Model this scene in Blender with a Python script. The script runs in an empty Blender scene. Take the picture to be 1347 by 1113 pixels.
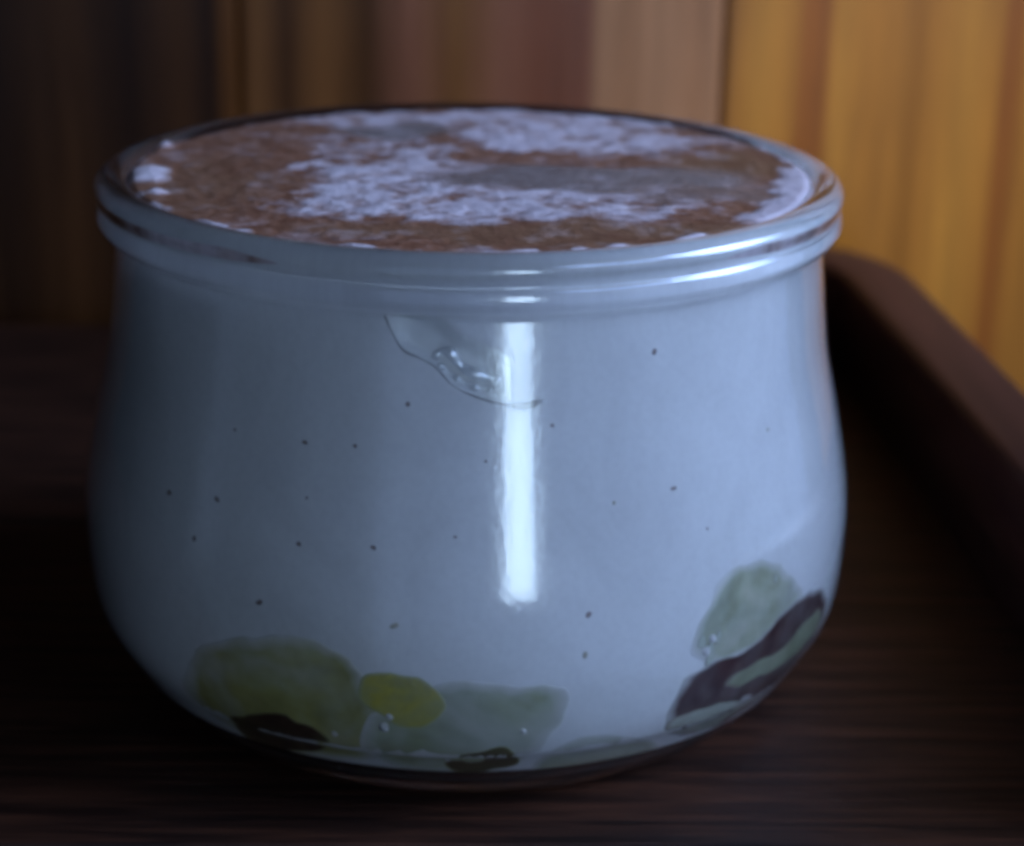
import bpy, bmesh, math, random
from mathutils import Vector, Matrix, noise
random.seed(7)
S = 0.01                                   # all sizes below are centimetres
SC = bpy.context.scene
COL = SC.collection
PI = math.pi

# ------------------------------------------------------------------ camera
PXW, FPX = 1347.0, 2500.0
D, H, PITCH, YAW, ROLL = 19.838, 9.844, .3417, .0243, .0177
cp, sp = math.cos(PITCH), math.sin(PITCH)
F = Vector((math.sin(YAW)*cp, math.cos(YAW)*cp, -sp))
R = Vector((math.cos(YAW), -math.sin(YAW), 0))
U = R.cross(F)
R2 = R*math.cos(ROLL) + U*math.sin(ROLL)
U2 = -R*math.sin(ROLL) + U*math.cos(ROLL)
cam = bpy.data.cameras.new('camera')
cam.sensor_width = 36.0
cam.lens = FPX/PXW*36.0
cam.clip_start, cam.clip_end = .005, 50
cam.dof.use_dof = True
cam.dof.focus_distance = 16.9*S
cam.dof.aperture_fstop = 23
co = bpy.data.objects.new('camera', cam)
COL.objects.link(co)
m = Matrix((R2, U2, -F)).transposed().to_4x4()
m.translation = Vector((0, -D, H))*S
co.matrix_world = m
SC.camera = co

# ------------------------------------------------------------------ world and light
w = bpy.data.worlds.new('World')
SC.world = w
w.use_nodes = True
bg = w.node_tree.nodes['Background']
bg.inputs[0].default_value = (.35, .5, .8, 1)
bg.inputs[1].default_value = .002

def lamp(name, az, dist, z, sx, sz, rad, col, aim=(0, 0, 3.0), spread=180):
    """window-like area lamp: azimuth in degrees to the right of the camera side"""
    a = math.radians(az)
    L = bpy.data.lights.new(name, 'AREA')
    L.shape = 'RECTANGLE'
    L.size, L.size_y = sx*S, sz*S
    L.energy = PI*sx*sz*S*S*rad
    L.color = col
    o = bpy.data.objects.new(name, L)
    COL.objects.link(o)
    p = Vector((math.sin(a)*dist, -math.cos(a)*dist, z))*S
    o.location = p
    L.spread = math.radians(spread)
    d = Vector(aim)*S - p
    o.rotation_euler = d.to_track_quat('-Z', 'Y').to_euler()
    return o
BLUE = (.445, .635, 1.09)
lamp('window_gap', 14.0, 60, 4.2, 8.2, 16.5, 9.0, (.56, .77, 1.0), (0, 0, 4.2))
lamp('window_front', 10, 70, -2, 98, 86, .28, BLUE, (0, 0, -2))
lamp('window_right', 80, 70, -2, 98, 86, .34, BLUE, (0, 0, -2))
lamp('window_side', 74, 31, 17, 34, 22, 1.44, BLUE, (.5, -6, 2.0), 46)
lamp('wall_fill', 112, 13, 10, 8, 8, 1.3, (.64, .76, 1.0), (5.2, 13.6, 2), 84)  # unseen lamp added to brighten the right part of the wall
lamp('mid_fill', 42, 45, 26, 24, 18, 3.0, BLUE)  # unseen fill lamp added to lift the middle of the cream
lamp('window_far_left', -76, 60, -1.5, 8, 8, .10, BLUE, (0, 0, 1))

vs = SC.view_settings
vs.view_transform = 'Standard'
vs.look = 'None'
vs.exposure = 0
vs.gamma = 1
SC.render.engine = 'CYCLES'
SC.cycles.max_bounces = 16
SC.cycles.transmission_bounces = 12
SC.cycles.diffuse_bounces = 5
SC.cycles.glossy_bounces = 6
SC.cycles.caustics_refractive = True
SC.cycles.caustics_reflective = True
SC.cycles.blur_glossy = .3
SC.cycles.use_denoising = True
SC.cycles.pixel_filter_type = 'GAUSSIAN'
SC.cycles.filter_width = 4.5

# ------------------------------------------------------------------ helpers
def link(name, bm_or_mesh, mat, parent=None, smooth=True):
    if isinstance(bm_or_mesh, bmesh.types.BMesh):
        bmesh.ops.recalc_face_normals(bm_or_mesh, faces=bm_or_mesh.faces)
        me = bpy.data.meshes.new(name)
        bm_or_mesh.to_mesh(me)
        bm_or_mesh.free()
    else:
        me = bm_or_mesh
    if smooth:
        me.polygons.foreach_set('use_smooth', [True]*len(me.polygons))
    if mat and not me.materials:
        me.materials.append(mat)
    o = bpy.data.objects.new(name, me)
    COL.objects.link(o)
    if parent:
        o.parent = parent
    return o

def tag(o, label, cat=None, group=None, kind=None):
    if label: o['label'] = label
    if cat: o['category'] = cat
    if group: o['group'] = group
    if kind: o['kind'] = kind
    return o

def sm(a, b, x):
    t = max(0., min(1., (x-a)/(b-a)))
    return t*t*(3-2*t)

def lerp_tab(x, xs, ys):
    if x <= xs[0]: return ys[0]
    for i in range(len(xs)-1):
        if x <= xs[i+1]:
            t = (x-xs[i])/(xs[i+1]-xs[i])
            return ys[i]+(ys[i+1]-ys[i])*t
    return ys[-1]

def catmull(pts, n):
    out = []
    P = [pts[0]]+list(pts)+[pts[-1]]
    for i in range(1, len(P)-2):
        for k in range(n):
            t = k/n
            out.append(tuple(.5*(2*b+(c-a)*t+(2*a-5*b+4*c-d)*t*t+(-a+3*b-3*c+d)*t**3)
                       for a, b, c, d in zip(P[i-1], P[i], P[i+1], P[i+2])))
    out.append(tuple(pts[-1]))
    return out

class NT:
    """small node-tree builder"""
    def __init__(s, name):
        s.m = bpy.data.materials.new(name)
        s.m.use_nodes = True
        s.t = s.m.node_tree
        s.b = s.t.nodes['Principled BSDF']
    def n(s, typ, **kw):
        o = s.t.nodes.new(typ)
        for k, v in kw.items():
            if k.startswith('i_'):
                o.inputs[k[2:].replace('_', ' ')].default_value = v
            else:
                setattr(o, k, v)
        return o
    def l(s, a, b): s.t.links.new(a, b)
    def ramp(s, fac, stops, interp='LINEAR'):
        r = s.n('ShaderNodeValToRGB')
        r.color_ramp.interpolation = interp
        e = r.color_ramp.elements
        while len(e) < len(stops): e.new(.5)
        for el, (p, c) in zip(e, stops):
            el.position = p
            el.color = (*c, 1) if len(c) == 3 else c
        s.l(fac, r.inputs[0])
        return r.outputs[0]
    def mix(s, fac, a, b, mode='MIX'):
        x = s.n('ShaderNodeMix', data_type='RGBA', blend_type=mode)
        for sock, v in ((x.inputs[0], fac), (x.inputs[6], a), (x.inputs[7], b)):
            if hasattr(v, 'is_linked'): s.l(v, sock)
            elif isinstance(v, tuple): sock.default_value = (*v, 1)
            else: sock.default_value = v
        return x.outputs[2]
    def noise(s, vec, scale, detail=3, rough=.5, dist=0):
        q = s.n('ShaderNodeTexNoise')
        q.inputs['Scale'].default_value = scale
        q.inputs['Detail'].default_value = detail
        q.inputs['Roughness'].default_value = rough
        q.inputs['Distortion'].default_value = dist
        if vec is not None: s.l(vec, q.inputs['Vector'])
        return q.outputs[0]
    def coords(s, scale=(1, 1, 1), kind='Object'):
        tc = s.n('ShaderNodeTexCoord')
        mp = s.n('ShaderNodeMapping')
        mp.inputs['Scale'].default_value = scale
        s.l(tc.outputs[kind], mp.inputs[0])
        return mp.outputs[0]
    def bump(s, h, strength, dist):
        b = s.n('ShaderNodeBump')
        b.inputs['Strength'].default_value = strength
        b.inputs['Distance'].default_value = dist
        s.l(h, b.inputs['Height'])
        s.l(b.outputs[0], s.b.inputs['Normal'])
    def set(s, **kw):
        for k, v in kw.items():
            s.b.inputs[k.replace('_', ' ')].default_value = v

# ------------------------------------------------------------------ profiles (radius, height)
PZ = [0, .05, .12, .34, .67, 1.13, 1.71, 2.37, 3.13, 3.93, 4.64, 5.06]
PR = [2.98, 3.22, 3.39, 3.635, 3.88, 4.11, 4.184, 4.167, 4.027, 3.85, 3.765, 3.72]
body = catmull(list(zip(PR, PZ)), 8)
BZ = [p[1] for p in body]
BR = [p[0] for p in body]
T = .255                                    # wall thickness of the glass
FLOOR = [(.0, .40), (1.5, .40), (2.5, .40), (2.95, .42), (3.2, .48), (3.38, .58), (3.55, .76)]
def r_in(z):
    if z > 5.0:
        return lerp_tab(z, [5.0, 5.35, 5.55, 5.64], [3.475, 3.475, 3.51, 3.58])
    ro = lerp_tab(z, BZ, BR)-T
    if z < .83:
        rf = lerp_tab(z, [p[1] for p in FLOOR[2:]]+[.86], [p[0] for p in FLOOR[2:]]+[3.70])
        return min(rf, ro)
    return ro

ZIN = [5.0-.04*k for k in range(104)]+[.83, .80, .78, .74, .70, .66, .62, .60, .57]
ZIN = sorted(set(round(q, 3) for q in ZIN if q >= .57), reverse=True)
def pos(az, r, z):
    a = math.radians(az)
    return Vector((math.sin(a)*r, -math.cos(a)*r, z))*S

def revolve(prof, seg, f=None):
    """closed revolve; f(az, r, z) may change the radius; end points on the axis become poles"""
    bm = bmesh.new()
    rings = []
    for r, z in prof:
        if r < 1e-5:
            rings.append([bm.verts.new((0, 0, z*S))])
        else:
            rings.append([bm.verts.new(pos(360*k/seg-180, f(360*k/seg-180, r, z) if f else r, z)) for k in range(seg)])
    for a, b in zip(rings, rings[1:]):
        for k in range(seg):
            k2 = (k+1) % seg
            if len(a) == 1: bm.faces.new((a[0], b[k2], b[k]))
            elif len(b) == 1: bm.faces.new((a[k], a[k2], b[0]))
            else: bm.faces.new((a[k], a[k2], b[k2], b[k]))
    return bm

# ------------------------------------------------------------------ wall of pine boards
WALL_Y = 13.6
def pine(name, stops, seed, sheen=.35):
    t = NT(name)
    tc = t.n('ShaderNodeTexCoord')
    sep = t.n('ShaderNodeSeparateXYZ')
    t.l(tc.outputs['Generated'], sep.inputs[0])
    v = t.coords((1, 1, .06))
    off = t.n('ShaderNodeVectorMath', operation='ADD')
    off.inputs[1].default_value = (seed*.137, seed*.071, seed*.05)
    t.l(v, off.inputs[0])
    v = off.outputs[0]
    wob = t.noise(v, 60, 2)
    ma = t.n('ShaderNodeMath', operation='MULTIPLY_ADD')
    t.l(wob, ma.inputs[0]); ma.inputs[1].default_value = .05
    t.l(sep.outputs[0], ma.inputs[2])
    sb = t.n('ShaderNodeMath', operation='SUBTRACT')
    t.l(ma.outputs[0], sb.inputs[0]); sb.inputs[1].default_value = .025
    base = t.ramp(sb.outputs[0], stops)
    g = t.noise(v, 420, 4, .6, .4)
    fine = t.ramp(g, [(.3, (.72, .66, .55)), (.7, (1.15, 1.12, 1.05))])
    c = t.mix(.75, base, fine, 'MULTIPLY')
    b = t.noise(t.coords((1, 1, .35)), 45, 3)
    c = t.mix(.6, c, t.ramp(b, [(.3, (.72, .7, .68)), (.7, (1.1, 1.08, 1.04))]), 'MULTIPLY')
    t.l(c, t.b.inputs['Base Color'])
    t.set(Roughness=.38)
    t.b.inputs['Specular IOR Level'].default_value = sheen
    t.bump(g, .25, .0004)
    return t.m

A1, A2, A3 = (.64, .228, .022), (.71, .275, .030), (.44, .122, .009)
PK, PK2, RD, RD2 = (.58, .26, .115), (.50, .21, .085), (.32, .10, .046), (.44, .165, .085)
B1, B2, B3 = (.13, .048, .014), (.35, .135, .038), (.042, .015, .005)  # left-hand tones, darkened so the board colour carries the shade there
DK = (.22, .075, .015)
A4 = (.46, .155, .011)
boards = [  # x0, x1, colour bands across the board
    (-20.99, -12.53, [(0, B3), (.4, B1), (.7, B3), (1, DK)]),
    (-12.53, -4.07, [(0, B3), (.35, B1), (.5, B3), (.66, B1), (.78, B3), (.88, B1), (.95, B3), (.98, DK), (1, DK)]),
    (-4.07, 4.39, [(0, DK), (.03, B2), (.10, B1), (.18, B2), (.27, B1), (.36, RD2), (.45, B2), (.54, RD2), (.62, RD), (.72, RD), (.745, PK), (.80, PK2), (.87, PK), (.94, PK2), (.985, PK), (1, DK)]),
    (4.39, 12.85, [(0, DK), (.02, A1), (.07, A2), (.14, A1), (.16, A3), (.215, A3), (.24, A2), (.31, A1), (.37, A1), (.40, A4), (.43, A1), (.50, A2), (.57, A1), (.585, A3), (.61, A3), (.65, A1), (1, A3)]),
    (12.85, 21.31, [(0, A3), (.3, A1), (.5, A3), (.8, A2), (1, A3)]),
]
dark = NT('wall_backing')
dark.set(Base_Color=(.05, .02, .008, 1), Roughness=.8)
bm = bmesh.new()
bmesh.ops.create_cube(bm, size=1, matrix=Matrix.LocRotScale(Vector((.16, WALL_Y+1.06, 6))*S, None, Vector((42.4, 1, 18))*S))
wall = link('wall', bm, dark.m, smooth=False)
tag(wall, 'varnished pine board wall behind the glass pot', kind='structure')
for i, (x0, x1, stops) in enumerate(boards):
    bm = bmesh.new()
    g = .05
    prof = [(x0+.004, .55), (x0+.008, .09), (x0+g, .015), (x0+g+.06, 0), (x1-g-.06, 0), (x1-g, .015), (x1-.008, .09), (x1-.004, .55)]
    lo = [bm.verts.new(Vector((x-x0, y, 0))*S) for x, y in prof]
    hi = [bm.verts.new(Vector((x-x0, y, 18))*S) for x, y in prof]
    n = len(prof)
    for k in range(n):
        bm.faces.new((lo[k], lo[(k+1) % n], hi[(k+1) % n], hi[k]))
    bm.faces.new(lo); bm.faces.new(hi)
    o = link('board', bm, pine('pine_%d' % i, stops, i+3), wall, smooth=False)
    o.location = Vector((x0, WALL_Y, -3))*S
# ------------------------------------------------------------------ shelf
t = NT('dark_stained_wood')
v = t.coords((.05, 1, 1))
g = t.noise(v, 620, 4, .62, .3)
g2 = t.noise(t.coords((.10, 1, 1)), 1500, 3, .6)
c = t.ramp(g, [(.34, (.008, .0034, .0022)), (.49, (.034, .0128, .0072)), (.68, (.085, .030, .015))])
c = t.mix(.6, c, t.ramp(g2, [(.3, (.55, .52, .5)), (.7, (1.25, 1.2, 1.15))]), 'MULTIPLY')
t.l(c, t.b.inputs['Base Color'])
t.set(Roughness=.5)
t.b.inputs['Specular IOR Level'].default_value = .3
t.bump(g, .35, .0006)
SHELF = t.m
t = NT('dark_stained_edge')
g = t.noise(t.coords((1, .06, 1)), 170, 5, .65, .3)
c = t.ramp(g, [(.33, (.034, .0105, .008)), (.5, (.056, .0175, .012)), (.68, (.095, .030, .019))])
t.l(c, t.b.inputs['Base Color'])
t.set(Roughness=.48)
t.b.inputs['Specular IOR Level'].default_value = .35
t.bump(g, .3, .0005)
EDGE = t.m

def box_bm(x0, x1, y0, y1, z0, z1, bev):
    bm = bmesh.new()
    bmesh.ops.create_cube(bm, size=1, matrix=Matrix.LocRotScale(Vector(((x0+x1)/2, (y0+y1)/2, (z0+z1)/2))*S, None, Vector((x1-x0, y1-y0, z1-z0))*S))
    if bev:
        bmesh.ops.bevel(bm, geom=bm.edges[:], offset=bev*S, segments=3, profile=.5, affect='EDGES')
    return bm
shelf = bpy.data.objects.new('wooden_shelf', None)
COL.objects.link(shelf)
tag(shelf, 'dark brown stained wooden shelf with a raised edge, under the glass pot', 'shelf')
link('shelf_board', box_bm(-16, 8.3, -4.16, 12.9, -1.0, 0, .05), SHELF, shelf, smooth=False)
# raised edge: a swept bar along the right side, round the corner and along the back
def sweep(path, prof, closed=False):
    bm = bmesh.new()
    rings = []
    for i, p in enumerate(path):
        a = path[max(i-1, 0)]; b = path[min(i+1, len(path)-1)]
        d = (Vector(b)-Vector(a)).normalized()
        nrm = Vector((d.y, -d.x))
        rings.append([bm.verts.new(Vector((p[0]+nrm.x*u, p[1]+nrm.y*u, z))*S) for u, z in prof])
    n = len(prof)
    for a, b in zip(rings, rings[1:]):
        for k in range(n):
            bm.faces.new((a[k], a[(k+1) % n], b[(k+1) % n], b[k]))
    bm.faces.new(rings[0]); bm.faces.new(rings[-1])
    return bm
path = [(7.40, -4.1), (7.1, 2.5), (6.78, 9.8)]
cxy = (5.6, 9.75)
for k in range(1, 10):
    a = PI/2*k/9
    path.append((5.58+1.2*math.cos(a), 9.9+2.1*math.sin(a)))
path += [(3, 12.02), (0, 12.03), (-2.6, 12.04)]
HW, RH, e = .56, 1.75, .16
prof = [(-HW, .004), (-HW, RH-e)]
for k in range(1, 5):
    a = PI/2*k/4
    prof.append((-HW+e-e*math.cos(a), RH-e+e*math.sin(a)))
for k in range(5):
    a = PI/2*k/4
    prof.append((HW-e+e*math.sin(a), RH-e+e*math.cos(a)))
prof.append((HW, .004))
link('raised_edge', sweep(path, prof), EDGE, shelf)

# ------------------------------------------------------------------ glass pot
t = NT('clear_glass')
t.set(Base_Color=(.965, .985, .975, 1), Roughness=.075, IOR=1.52)
t.b.inputs['Transmission Weight'].default_value = 1
t.b.inputs['Coat Weight'].default_value = 1
t.b.inputs['Coat IOR'].default_value = 1.75

gn = t.noise(t.coords(), 160, 2)
t.bump(gn, .045, .0006)
gb = t.n('ShaderNodeBump')
gb.inputs['Strength'].default_value = .10
gb.inputs['Distance'].default_value = .0003
t.l(t.noise(t.coords((1, 1, .7)), 1500, 3, .6), gb.inputs['Height'])
t.l(gb.outputs[0], t.b.inputs['Coat Normal'])
smudge = t.ramp(t.noise(t.coords((1, 1, .6)), 130, 5, .65, .6), [(.35, (.10, .10, .10)), (.55, (.14, .14, .14)), (.72, (.24, .24, .24))])
t.l(smudge, t.b.inputs['Coat Roughness'])
GLASS = t.m
outer = [(0, .10), (2.3, .10), (2.62, .06), (2.78, .004)] + [(r, max(z, .004)) for r, z in body]
bead = catmull([(3.72, 5.06), (3.735, 5.10), (3.84, 5.15), (3.905, 5.25), (3.895, 5.355), (3.87, 5.40), (3.885, 5.46), (3.905, 5.54), (3.88, 5.615),
                (3.81, 5.665), (3.72, 5.68), (3.63, 5.665), (3.565, 5.62)], 5)[1:]
inner = [(r_in(z), z) for z in (5.56, 5.48, 5.35, 5.18)]
inner += [(r_in(z), z) for z in ZIN]
inner += [p for p in reversed(FLOOR) if p[1] < .56]
pot = link('glass_pot', revolve(outer+bead+inner, 160), GLASS)
tag(pot, 'rounded clear glass pot with a thick beaded rim, standing on the dark shelf', 'jar')

# ------------------------------------------------------------------ cream
t = NT('cream')
v = t.coords()
n1 = t.noise(t.coords((1, 1, .55)), 70, 5, .6, .7)
n2 = t.noise(v, 1500, 2)
c = t.ramp(n1, [(.28, (.70, .68, .67)), (.5, (.79, .77, .76)), (.72, (.86, .84, .83))])
c = t.mix(.25, c, t.ramp(n2, [(.35, (.86, .85, .85)), (.6, (1, 1, 1))]), 'MULTIPLY')
t.l(c, t.b.inputs['Base Color'])
t.set(Roughness=.55)
t.b.inputs['Specular IOR Level'].default_value = .08
CREAM = t.m
t = NT('glossy_cream')
t.set(Base_Color=(.92, .92, .92, 1), Roughness=.3)
t.b.inputs['Coat Weight'].default_value = 1
t.set(Metallic=.55)
t.b.inputs['Coat IOR'].default_value = 3.5
t.b.inputs['Coat Roughness'].default_value = .3
GLOSSY = t.m

PK_AZ = [-12.6, -11.9, -9.6, -4.6, -1.9, 2.5, 7.9, 10.7, 16]
PK_Z = [5.2, 4.99, 4.74, 4.58, 4.41, 4.29, 4.23, 4.27, 4.5]
def pocket(az, z):
    if not -12.6 < az < 30 or z > 5.25: return 0
    zb = lerp_tab(az, PK_AZ, PK_Z)
    return .11*sm(0, .04, z-zb)*(1-sm(.26, .52, z-zb))*(1-sm(2.5, 6.5, az))*sm(-12, -9, az)*(1-sm(5.05, 5.2, z))
def lip_dark(az):
    return sm(11, 40, -az) if az < 0 else sm(24, 52, az)
def cream_r(az, r, z):
    if z < .45: return r
    return r - pocket(az, z)
cz = [5.60, 5.58, 5.56, 5.50, 5.45, 5.42, 5.40, 5.38, 5.36, 5.33, 5.25, 5.2, 5.16, 5.12, 5.08, 5.04]
for a, b in zip(ZIN, ZIN[1:]+[ZIN[-1]]):
    cz.append(a)
    if a > 4.1: cz.append((a+b)/2)
prof = [(0, 5.54), (1.8, 5.54), (3.3, 5.56)] + [(r_in(z)+.006, z) for z in cz if z >= .60] + [(r_in(.60)-.05, .575), (3.0, .565), (0, .56)]
cream = link('cream_dessert', revolve(prof, 420, cream_r), CREAM)
tag(cream, 'pale cream dessert filling the glass pot, flecked with dark specks', 'dessert')

t = NT('dark_speck')
t.set(Base_Color=(.29, .215, .20, 1), Roughness=.7)
t.b.inputs['Specular IOR Level'].default_value = .05
SPECK = t.m
t = NT('pale_brown_speck')
t.set(Base_Color=(.46, .42, .32, 1), Roughness=.7)
t.b.inputs['Specular IOR Level'].default_value = .05
SPECK2 = t.m
specks = [(-23.8, 3.77, 5), (-16.15, 3.8, 4), (-37.45, 3.07, 7), (-23.42, 2.84, 6.5), (-28.93, 2.22, 6), (-47.19, 2.96, 5), (-40.94, 2.63, 5), (-12.68, 2.9, 4.5),
          (16.34, 2.27, 7), (30.16, 3.31, 5.5), (28.05, 4.62, 5.5), (20.63, 3.27, -5), (-8.68, 4.23, 5), (11.98, 4.03, 4), (-22.77, 3.27, 3), (15.91, 1.88, -5),
          (-9.55, 2.2, -6), (2.5, 3.72, 3), (35.33, 2.86, 3.5), (-35.83, 3.75, 3), (-1.62, 3.04, 3), (50.16, 3.58, -4)]
def speck_mesh(name, mat):
    bm = bmesh.new()
    bmesh.ops.create_icosphere(bm, subdivisions=2, radius=1)
    for vv in bm.verts:
        vv.co *= 1+.35*noise.noise(vv.co*1.3)
        vv.co.y *= .35
    me = bpy.data.meshes.new(name)
    bm.to_mesh(me); bm.free()
    me.polygons.foreach_set('use_smooth', [True]*len(me.polygons))
    me.materials.append(mat)
    return me
sm_a, sm_b = speck_mesh('speck', SPECK), speck_mesh('speck', SPECK2)
for az, z, px in specks:
    o = link('speck', sm_a if px > 0 else sm_b, None, cream)
    k = abs(px)/145.*.82*S
    o.location = pos(az, r_in(z)+.004, z)
    o.rotation_euler = (0, random.uniform(0, 6), math.radians(az))
    o.scale = (k*random.uniform(.6, 1.35), k, k*random.uniform(.6, 1.35))

def tube(path, rad, seg=8):
    bm = bmesh.new()
    rings = []
    for i, p in enumerate(path):
        d = (path[min(i+1, len(path)-1)]-path[max(i-1, 0)]).normalized()
        a = d.orthogonal().normalized()
        b = d.cross(a)
        q = rad(i/(len(path)-1))*S
        rings.append([bm.verts.new(p+a*q*math.cos(2*PI*k/seg)+b*q*math.sin(2*PI*k/seg)) for k in range(seg)])
    for a, b in zip(rings, rings[1:]):
        # match the nearest start vertex so the tube does not twist
        s = min(range(seg), key=lambda k: (b[k].co-a[0].co).length)
        for k in range(seg):
            bm.faces.new((a[k], a[(k+1) % seg], b[(k+1+s) % seg], b[(k+s) % seg]))
        b[:] = b[s:]+b[:s]
    bm.faces.new(rings[0]); bm.faces.new(rings[-1])
    return bm
def liquid(path, gap, rad, mat):
    q = catmull(path, 8)
    link('liquid_edge', tube([pos(a, r_in(z)-gap, z) for a, z in q], rad), mat, cream)
liquid([(-4.9, 4.64), (-4.3, 4.70), (-2.78, 4.70), (-1.02, 4.57), (1.93, 4.49), (4.1, 4.46), (3.6, 4.38)], .05, lambda u: .016+.044*math.sin(PI*u)**.5*(.75+.25*math.sin(u*23)), GLOSSY)
liquid([(-4.5, 4.60), (-2.6, 4.51), (-.6, 4.43), (1.6, 4.38), (3.2, 4.36)], .03, lambda u: .006+.024*max(0, math.sin(u*21)), GLOSSY)
liquid([(2.9, 4.79), (5, 4.81), (7, 4.82), (9.4, 4.83)], .03, lambda u: .008+.024*abs(math.sin(u*9+1.2)), GLOSSY)
t = NT('meniscus_shade')  # dark outline of the pocket: shade at the meniscus, given as a coloured tube
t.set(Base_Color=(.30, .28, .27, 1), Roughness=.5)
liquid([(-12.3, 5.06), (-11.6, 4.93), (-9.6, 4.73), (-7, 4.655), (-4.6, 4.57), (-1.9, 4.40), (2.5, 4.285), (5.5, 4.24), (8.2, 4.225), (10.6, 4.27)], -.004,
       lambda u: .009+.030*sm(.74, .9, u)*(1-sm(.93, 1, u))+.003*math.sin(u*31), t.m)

# ------------------------------------------------------------------ brown dusted top
def fbm(x, y, sc, oct=4, seed=0.):
    s, a, tot = 0, 1, 0
    p = Vector((x*sc+seed, y*sc-seed*.7, seed*1.3))
    for _ in range(oct):
        s += a*noise.noise(p); tot += a
        p = p*2.03; a *= .55
    return s/tot
def ell(x, y, cx, cy, rx, ry, soft=.35):
    wx = .35*noise.noise(Vector((x*1.4, y*1.4, cx)))
    wy = .35*noise.noise(Vector((x*1.4+9, y*1.4, cy)))
    d = math.hypot((x+wx-cx)/rx, (y+wy-cy)/ry)
    return 1-sm(1-soft, 1+soft, d)
RT = 3.50
def top_masks(x, y):
    r = math.hypot(x, y)
    wz = max(ell(x, y, .0, -1.35, 2.3, 1.05), ell(x, y, -.9, -.2, 1.2, .8), ell(x, y, 1.2, 1.7, 1.5, .95), ell(x, y, .2, 2.6, 2.2, .9), ell(x, y, -1.0, 1.2, .9, .9)*.7)
    wz = max(wz, .08)
    wz *= 1-.8*ell(x, y, -2.5, -.4, .8, 1.8)
    f = .8*fbm(x, y, 2.6, 5, 3.1)+.75*fbm(x, y, 7.5, 3, 8.)
    white = .70*sm(.16, .98, wz*.66+f*.82)
    wet = max(ell(x, y, 1.15, -.35, 1.6, .62, .3), ell(x, y, -.85, 2.0, .62, .5, .4), .6*ell(x, y, 2.3, -1.0, .7, .5))
    white *= 1-.93*wet
    ringn = fbm(x, y, 3.0, 3, 5.)
    edge = .75*sm(RT-.10-.2*ringn, RT-.02-.15*ringn, r)*sm(-.02, .3, ringn)
    if x > 2.2 and y < .5:
        edge = max(edge, sm(3.12, 3.3, r+.25*ringn)*sm(-2.4, -1.9, y)*sm(.5, -.1, y)*sm(2.2, 2.7, x))
    lump = 0
    for lx, ly, lr in ((-3.36, .98, .16), (-3.30, -.28, .26), (-3.24, -.62, .22), (-3.05, -1.25, .12)):
        lump = max(lump, (1-sm(.1, 1.25, math.hypot(x-lx, y-ly)/lr))*(1+.3*fbm(x, y, 9, 2, 2.)))
    amber = max(ell(x, y, 2.75, .35, .6, .6), .8*ell(x, y, .8, -2.7, 2.2, .45), .55*ell(x, y, -2.7, -.9, .8, 1.2))
    white = max(white*(1-.8*amber), edge, lump)
    return white, wet*(1-edge), amber, lump, edge, f
bm = bmesh.new()
cl = bm.loops.layers.float_color.new('mask')
NA, NR = 300, 84
rings = []
data = {}
for j in range(NR+1):
    r = RT*(j/NR)**.8
    row = []
    for k in range(1 if j == 0 else NA):
        a = 2*PI*k/NA
        rk = r/RT
        x, y = r*math.cos(a), r*math.sin(a)
        wh, wet, am, lump, edge, f = top_masks(x, y)
        z = 5.625+.010*wh+.016*f*(1-.8*wet)+.05*lump+.015*edge+.03*fbm(x, y, .7, 2, 1.)-.05*sm(RT-.05, RT, r)
        q = 1+.020*rk
        vv = bm.verts.new(Vector((x*q, y*q, z))*S)
        data[vv] = (wh, wet, am, 1)
        row.append(vv)
    rings.append(row)
for f_ in (0, .2, .4, .6, .8, 1):
    row = []
    for k in range(NA):
        a = 2*PI*k/NA
        lg = lip_dark(math.degrees(math.atan2(math.cos(a), -math.sin(a))))
        zz = 5.60-f_*(.06+.13*lg)
        q = r_in(zz)+.012-.05*(f_ == 1)
        vv = bm.verts.new(Vector((q*math.cos(a), q*math.sin(a), zz))*S)
        n_ = fbm(math.cos(a)*3, math.sin(a)*3, 2, 3, 4.)
        data[vv] = (max(0, 1-lg*(.62+n_)), 0, .2*lg, 1)  # brown put into the skirt colour for the dark gap inside the rim
        row.append(vv)
    rings.append(row)
skirt = rings[-1]
cen = bm.verts.new(Vector((0, 0, 5.42))*S); data[cen] = (1, 0, 0, 1)
for a, b in zip(rings, rings[1:]):
    for k in range(NA):
        k2 = (k+1) % NA
        if len(a) == 1: bm.faces.new((a[0], b[k], b[k2]))
        else: bm.faces.new((a[k], b[k], b[k2], a[k2]))
for k in range(NA): bm.faces.new((skirt[k], cen, skirt[(k+1) % NA]))
for fc in bm.faces:
    for lp in fc.loops: lp[cl] = data[lp.vert]
t = NT('dusted_top')
at = t.n('ShaderNodeAttribute', attribute_name='mask')
sep = t.n('ShaderNodeSeparateColor')
t.l(at.outputs['Color'], sep.inputs[0])
v = t.coords()
n1 = t.noise(v, 700, 4, .6)
n2 = t.noise(v, 240, 3, .55)
brown = t.ramp(n1, [(.28, (.15, .057, .031)), (.5, (.31, .132, .072)), (.75, (.50, .29, .215))])
brown = t.mix(sep.outputs[2], brown, t.ramp(n2, [(.35, (.23, .10, .052)), (.7, (.36, .19, .10))]))
brown = t.mix(sep.outputs[1], brown, t.ramp(n2, [(.3, (.25, .205, .185)), (.7, (.34, .295, .28))]))
ad = t.n('ShaderNodeMath', operation='MULTIPLY_ADD')
t.l(n2, ad.inputs[0]); ad.inputs[1].default_value = .9; t.l(sep.outputs[0], ad.inputs[2])
fac = t.ramp(ad.outputs[0], [(.50, (0, 0, 0)), (1.14, (1, 1, 1))])
c = t.mix(fac, brown, t.ramp(n1, [(.3, (.70, .57, .60)), (.7, (.95, .82, .84))]))
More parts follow.
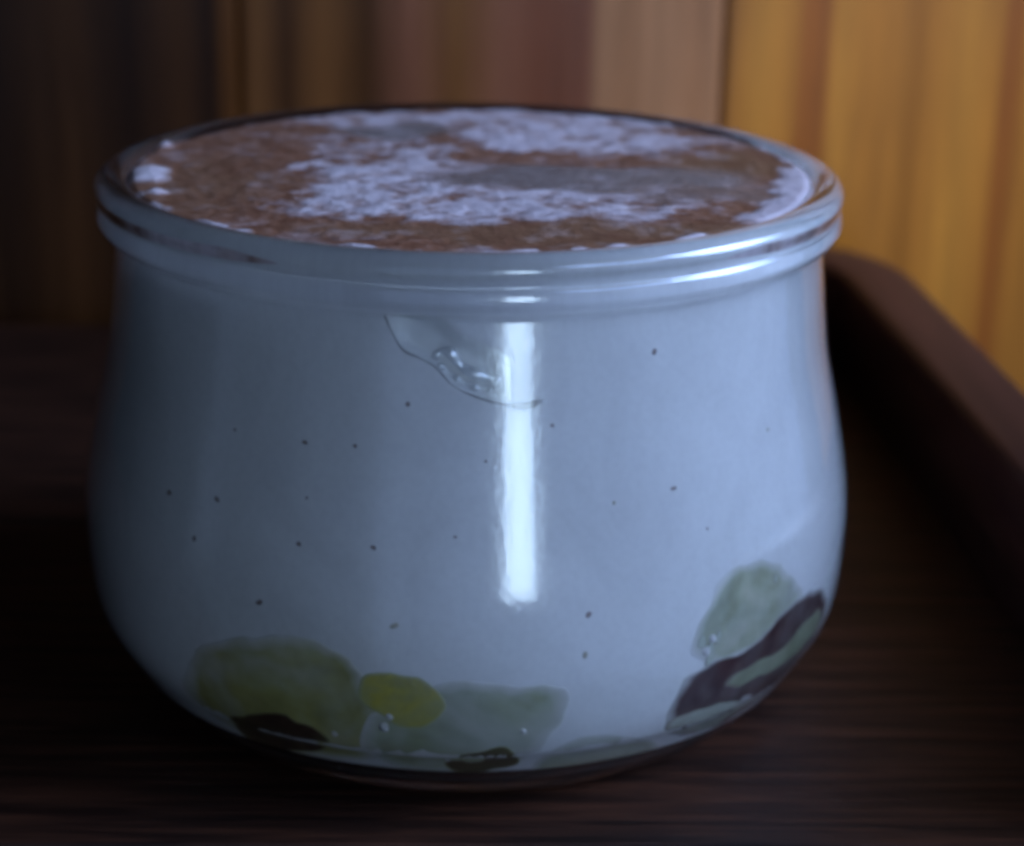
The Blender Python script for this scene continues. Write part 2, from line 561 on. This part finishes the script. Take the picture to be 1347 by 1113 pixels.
t.l(c, t.b.inputs['Base Color'])
rr = t.n('ShaderNodeMapRange')
t.l(sep.outputs[1], rr.inputs[0])
rr.inputs[3].default_value = .42; rr.inputs[4].default_value = .22
t.l(rr.outputs[0], t.b.inputs['Roughness'])
t.b.inputs['Specular IOR Level'].default_value = .45
t.bump(n1, .55, .0006)
top = link('dusted_topping', bm, t.m, cream)
tag(top, 'brown dusted top layer with lilac white mottling')

# ------------------------------------------------------------------ fruit against the glass
def fruit_mat(name, stops, scale, rough=.5, dist=.8, vmin=.35, under=(.70, .68, .66)):
    t = NT(name)
    v = t.coords()
    n = t.noise(v, scale, 4, .55, dist)
    c = t.ramp(n, stops)
    f = t.noise(v, scale*6, 2)
    c = t.mix(.3, c, t.ramp(f, [(.3, (.75, .75, .75)), (.7, (1.1, 1.1, 1.1))]), 'MULTIPLY')
    at = t.n('ShaderNodeAttribute', attribute_name='inside')
    ad = t.n('ShaderNodeMath', operation='MULTIPLY_ADD')
    t.l(t.noise(v, 260, 3), ad.inputs[0]); ad.inputs[1].default_value = .9
    t.l(at.outputs['Fac'], ad.inputs[2])
    veil = t.ramp(t.noise(v, 75, 3, .6, .5), [(.42, (1, 1, 1)), (.72, (vmin, vmin, vmin))])
    k = t.ramp(ad.outputs[0], [(.38, (0, 0, 0)), (.66, (.45, .45, .45)), (1.15, (1, 1, 1))])
    c = t.mix(t.mix(1.0, k, veil, 'MULTIPLY'), under, c)
    t.l(c, t.b.inputs['Base Color'])
    t.set(Roughness=rough)
    t.b.inputs['Specular IOR Level'].default_value = .15
    return t.m
OLIVE = fruit_mat('olive_flesh', [(.3, (.30, .28, .09)), (.5, (.42, .38, .13)), (.62, (.46, .43, .19)), (.78, (.52, .52, .32))], 150)
YELLOW = fruit_mat('yellow_flesh', [(.35, (.30, .29, .11)), (.5, (.52, .43, .07)), (.7, (.40, .39, .16))], 220, under=(.43, .44, .29))
GREEN = fruit_mat('pale_green_flesh', [(.3, (.25, .27, .14)), (.55, (.37, .39, .23)), (.75, (.48, .49, .32))], 130)
PALE = fruit_mat('pale_flesh', [(.3, (.30, .32, .22)), (.5, (.42, .43, .30)), (.72, (.62, .60, .48))], 150)
SKIN = fruit_mat('dark_skin', [(.3, (.045, .016, .018)), (.6, (.075, .028, .028)), (.8, (.12, .055, .045))], 170, vmin=.8)
CORE = fruit_mat('brown_core', [(.3, (.04, .022, .014)), (.6, (.08, .045, .026)), (.8, (.15, .10, .06))], 220, vmin=.75, under=(.34, .33, .15))
MILK = fruit_mat('milky_flesh_and_glint', [(.3, (.42, .45, .36)), (.7, (.60, .62, .52))], 150, under=(.30, .26, .22))
STRIPE = fruit_mat('stripe_flesh', [(.3, (.26, .29, .18)), (.55, (.38, .41, .28)), (.75, (.50, .52, .38))], 130, under=(.20, .15, .13))

def chunk(name, poly, off, mat, parent=None, deep=.5, bulge=.0, seed=1., soft=.36):
    P = list(poly)
    for _ in range(3):
        Q = []
        for i in range(len(P)):
            a, b = P[i], P[(i+1) % len(P)]
            Q.append((a[0]*.75+b[0]*.25, a[1]*.75+b[1]*.25))
            Q.append((a[0]*.25+b[0]*.75, a[1]*.25+b[1]*.75))
        P = Q
    P = P[::2]
    Q = []
    for a, z in P:                          # uneven cut edge
        q = Vector((a*.07*3, z*3, seed))
        Q.append((a+noise.noise(q*1.5)*1.1, z+noise.noise(q*1.5+Vector((5, 5, 5)))*.05))
    P = Q
    n = len(P)
    ca = sum(p[0] for p in P)/n; cz_ = sum(p[1] for p in P)/n
    levels = [(1.0, -deep*.45), (1.02, -.10), (1.0, -.01), (.985, off*.9), (.96, off), (.92, off), (.88, off), (.82, off), (.74, off), (.65, off), (.45, off), (.25, off), (.1, off)]
    bm = bmesh.new()
    ins = bm.verts.layers.float.new('inside')
    rings = []
    for s, o in levels:
        row = []
        for a, z in P:
            az = ca+(a-ca)*s; zz = cz_+(z-cz_)*s
            row.append(bm.verts.new(pos(az, r_in(max(zz, .59))+o+(bulge*noise.noise(Vector((az*.2, zz*4, seed))) if s < .9 else 0), max(zz, .59))))
            row[-1][ins] = max(0, min(1, (1-s)/soft))
        rings.append(row)
    for a, b in zip(rings, rings[1:]):
        for k in range(n):
            bm.faces.new((a[k], a[(k+1) % n], b[(k+1) % n], b[k]))
    bm.faces.new(rings[-1])
    bk = bm.verts.new(pos(ca, r_in(cz_)-deep, cz_))
    for k in range(n): bm.faces.new((rings[0][k], bk, rings[0][(k+1) % n]))
    return link(name, bm, mat, parent)
GRP = 'fruit pieces pressed against the lower glass'
left_piece = [(-44.76, 1.19), (-40.18, 1.55), (-34.53, 1.77), (-28.14, 1.93), (-21.21, 1.98), (-16.32, 1.89), (-13.2, 1.67), (-11.0, 1.39), (-9.5, 1.08), (-11.5, 0.72), (-21.99, 0.55), (-31.9, 0.51), (-39.08, 0.67), (-45.61, 0.79)]
left_core = [(-37.71, 0.84), (-30.6, 1.07), (-24.3, 1.1), (-20.0, 0.99), (-19.49, 0.79), (-23.92, 0.63), (-31.9, 0.53), (-37.76, 0.56)]
yellow = [(-15.29, 1.67), (-10.58, 1.74), (-5.48, 1.71), (-3.47, 1.6), (-2.67, 1.36), (-4.55, 1.19), (-7.17, 1.13), (-10.83, 1.2), (-13.9, 1.38)]
green = [(-5.49, 1.66), (2.58, 1.67), (13.91, 1.6), (14.84, 1.51), (13.2, 1.19), (10.87, 0.96), (8.58, 0.67), (3.08, 0.53), (-6.22, 0.54), (-14.5, 0.66), (-15.0, 1.0), (-13.5, 1.3), (-8.5, 1.3)]
green_core = [(-3.72, 0.73), (0.67, 0.9), (4.36, 0.99), (7.17, 0.88), (8.55, 0.69), (4.18, 0.58), (-1.55, 0.59)]
low = [(10.29, 0.6), (13.49, 1.01), (20.29, 1.0), (28.73, 0.78), (33.89, 0.52), (25.54, 0.49), (17.74, 0.47), (12.06, 0.5)]
pale_chunk = [(31.7, 1.61), (32.38, 1.87), (34.6, 2.14), (37.41, 2.39), (41.99, 2.45), (48.48, 2.32), (53.54, 2.03), (57.31, 1.78), (54.39, 1.57), (46.0, 1.49), (38.23, 1.45)]
strip = [(28.52, 1.01), (30.14, 1.43), (35.25, 1.51), (42.56, 1.52), (49.01, 1.66), (54.93, 1.79), (60.51, 1.75), (67.39, 1.49), (67.79, 1.14), (61.56, 0.94), (52.61, 0.7), (43.73, 0.53), (32.46, 0.73)]
stripe_a = [(38.21, 1.19), (43.17, 1.34), (52.6, 1.28), (57.36, 1.46), (65.39, 1.45), (65.61, 1.15), (56.05, 1.08), (45.63, 1.12), (39.91, 1.12)]
stripe_b = [(29.07, 1.0), (36.81, 1.03), (50.6, 0.84), (57.48, 0.78), (49.98, 0.73), (42.51, 0.6), (31.53, 0.76)]
o = chunk('fruit_piece', left_piece, .012, OLIVE, seed=2.)
tag(o, 'large olive yellow fruit piece at the lower left of the glass pot', 'fruit piece', GRP)
tag(chunk('dark_core', left_core, .022, CORE, o, deep=.2, seed=3., soft=.16), 'dark brown hollow in the olive fruit')
o = chunk('fruit_piece', yellow, .024, YELLOW, deep=.3, seed=4., soft=.2)
tag(o, 'small bright yellow fruit piece between the olive and the pale green pieces', 'fruit piece', GRP)
o = chunk('fruit_piece', green, .016, GREEN, seed=5.)
tag(o, 'wide pale green fruit piece at the bottom centre of the pot, with a brown core', 'fruit piece', GRP)
tag(chunk('dark_core', green_core, .026, CORE, o, deep=.2, seed=6., soft=.16), 'brown seedy core of the pale green fruit')
o = chunk('fruit_piece', low, .012, GREEN, deep=.3, seed=7.)
tag(o, 'low thin green sliver of fruit along the base, right of the brown core', 'fruit piece', GRP)
o = chunk('fruit_piece', pale_chunk, .012, PALE, seed=8.)
tag(o, 'pale translucent fruit chunk standing above the dark striped slice on the right', 'fruit piece', GRP)
for a, z, k in ((34.14, 1.8, .05), (35.59, 1.66, .06), (36.91, 1.75, .04), (35.0, 1.58, .05), (47.5, 2.15, .03)):  # wet glints on the chunk, put in as pale patches
    pl = [(a+k*16*math.cos(q*PI/4), z+k*math.sin(q*PI/4)*1.7) for q in range(8)]
    chunk('glint_spot', pl, .024, MILK, o, deep=.08, seed=a)
o = chunk('fruit_piece', strip, .016, SKIN, seed=9., soft=.2)
tag(o, 'dark purple skinned fruit slice with pale stripes at the lower right', 'fruit piece', GRP)
chunk('pale_stripe', stripe_a, .026, STRIPE, o, deep=.15, seed=10., soft=.2)
chunk('pale_stripe', stripe_b, .026, MILK, o, deep=.15, seed=11., soft=.2)

# wet dark seams under the cut edges and small cream-coloured beads put in for wet glints
t = NT('wet_seam')
t.set(Base_Color=(.17, .18, .12, 1), Roughness=.5)
SEAM = t.m
def seam(path, parent, w=.018):
    q = catmull(path, 6)
    link('wet_seam', tube([pos(a, r_in(max(z, .6))+.026, z) for a, z in q], lambda u: w*math.sin(PI*min(1, u*1.02+.02))**.6*(.75+.25*math.sin(u*17))), SEAM, parent)
fr = [x for x in COL.objects if x.name.startswith('fruit_piece')]
for a, z, k, f in ((-10.26, 1.27, .035, 1), (-11.06, 1.15, .05, 1), (7.92, 1.13, .03, 2), (-2.61, .78, .025, 2), (2.2, .84, .02, 2), (34.8, 1.66, .05, 4), (35.8, 1.78, .04, 4), (-18.5, 1.0, .03, 0)):
    bm = bmesh.new()
    bmesh.ops.create_icosphere(bm, subdivisions=2, radius=k*S)
    for vv in bm.verts: vv.co *= 1+.4*noise.noise(vv.co*3000)
    o = link('glint_bead', bm, CREAM, fr[f])
    o.location = pos(a, r_in(z)+.02, z)
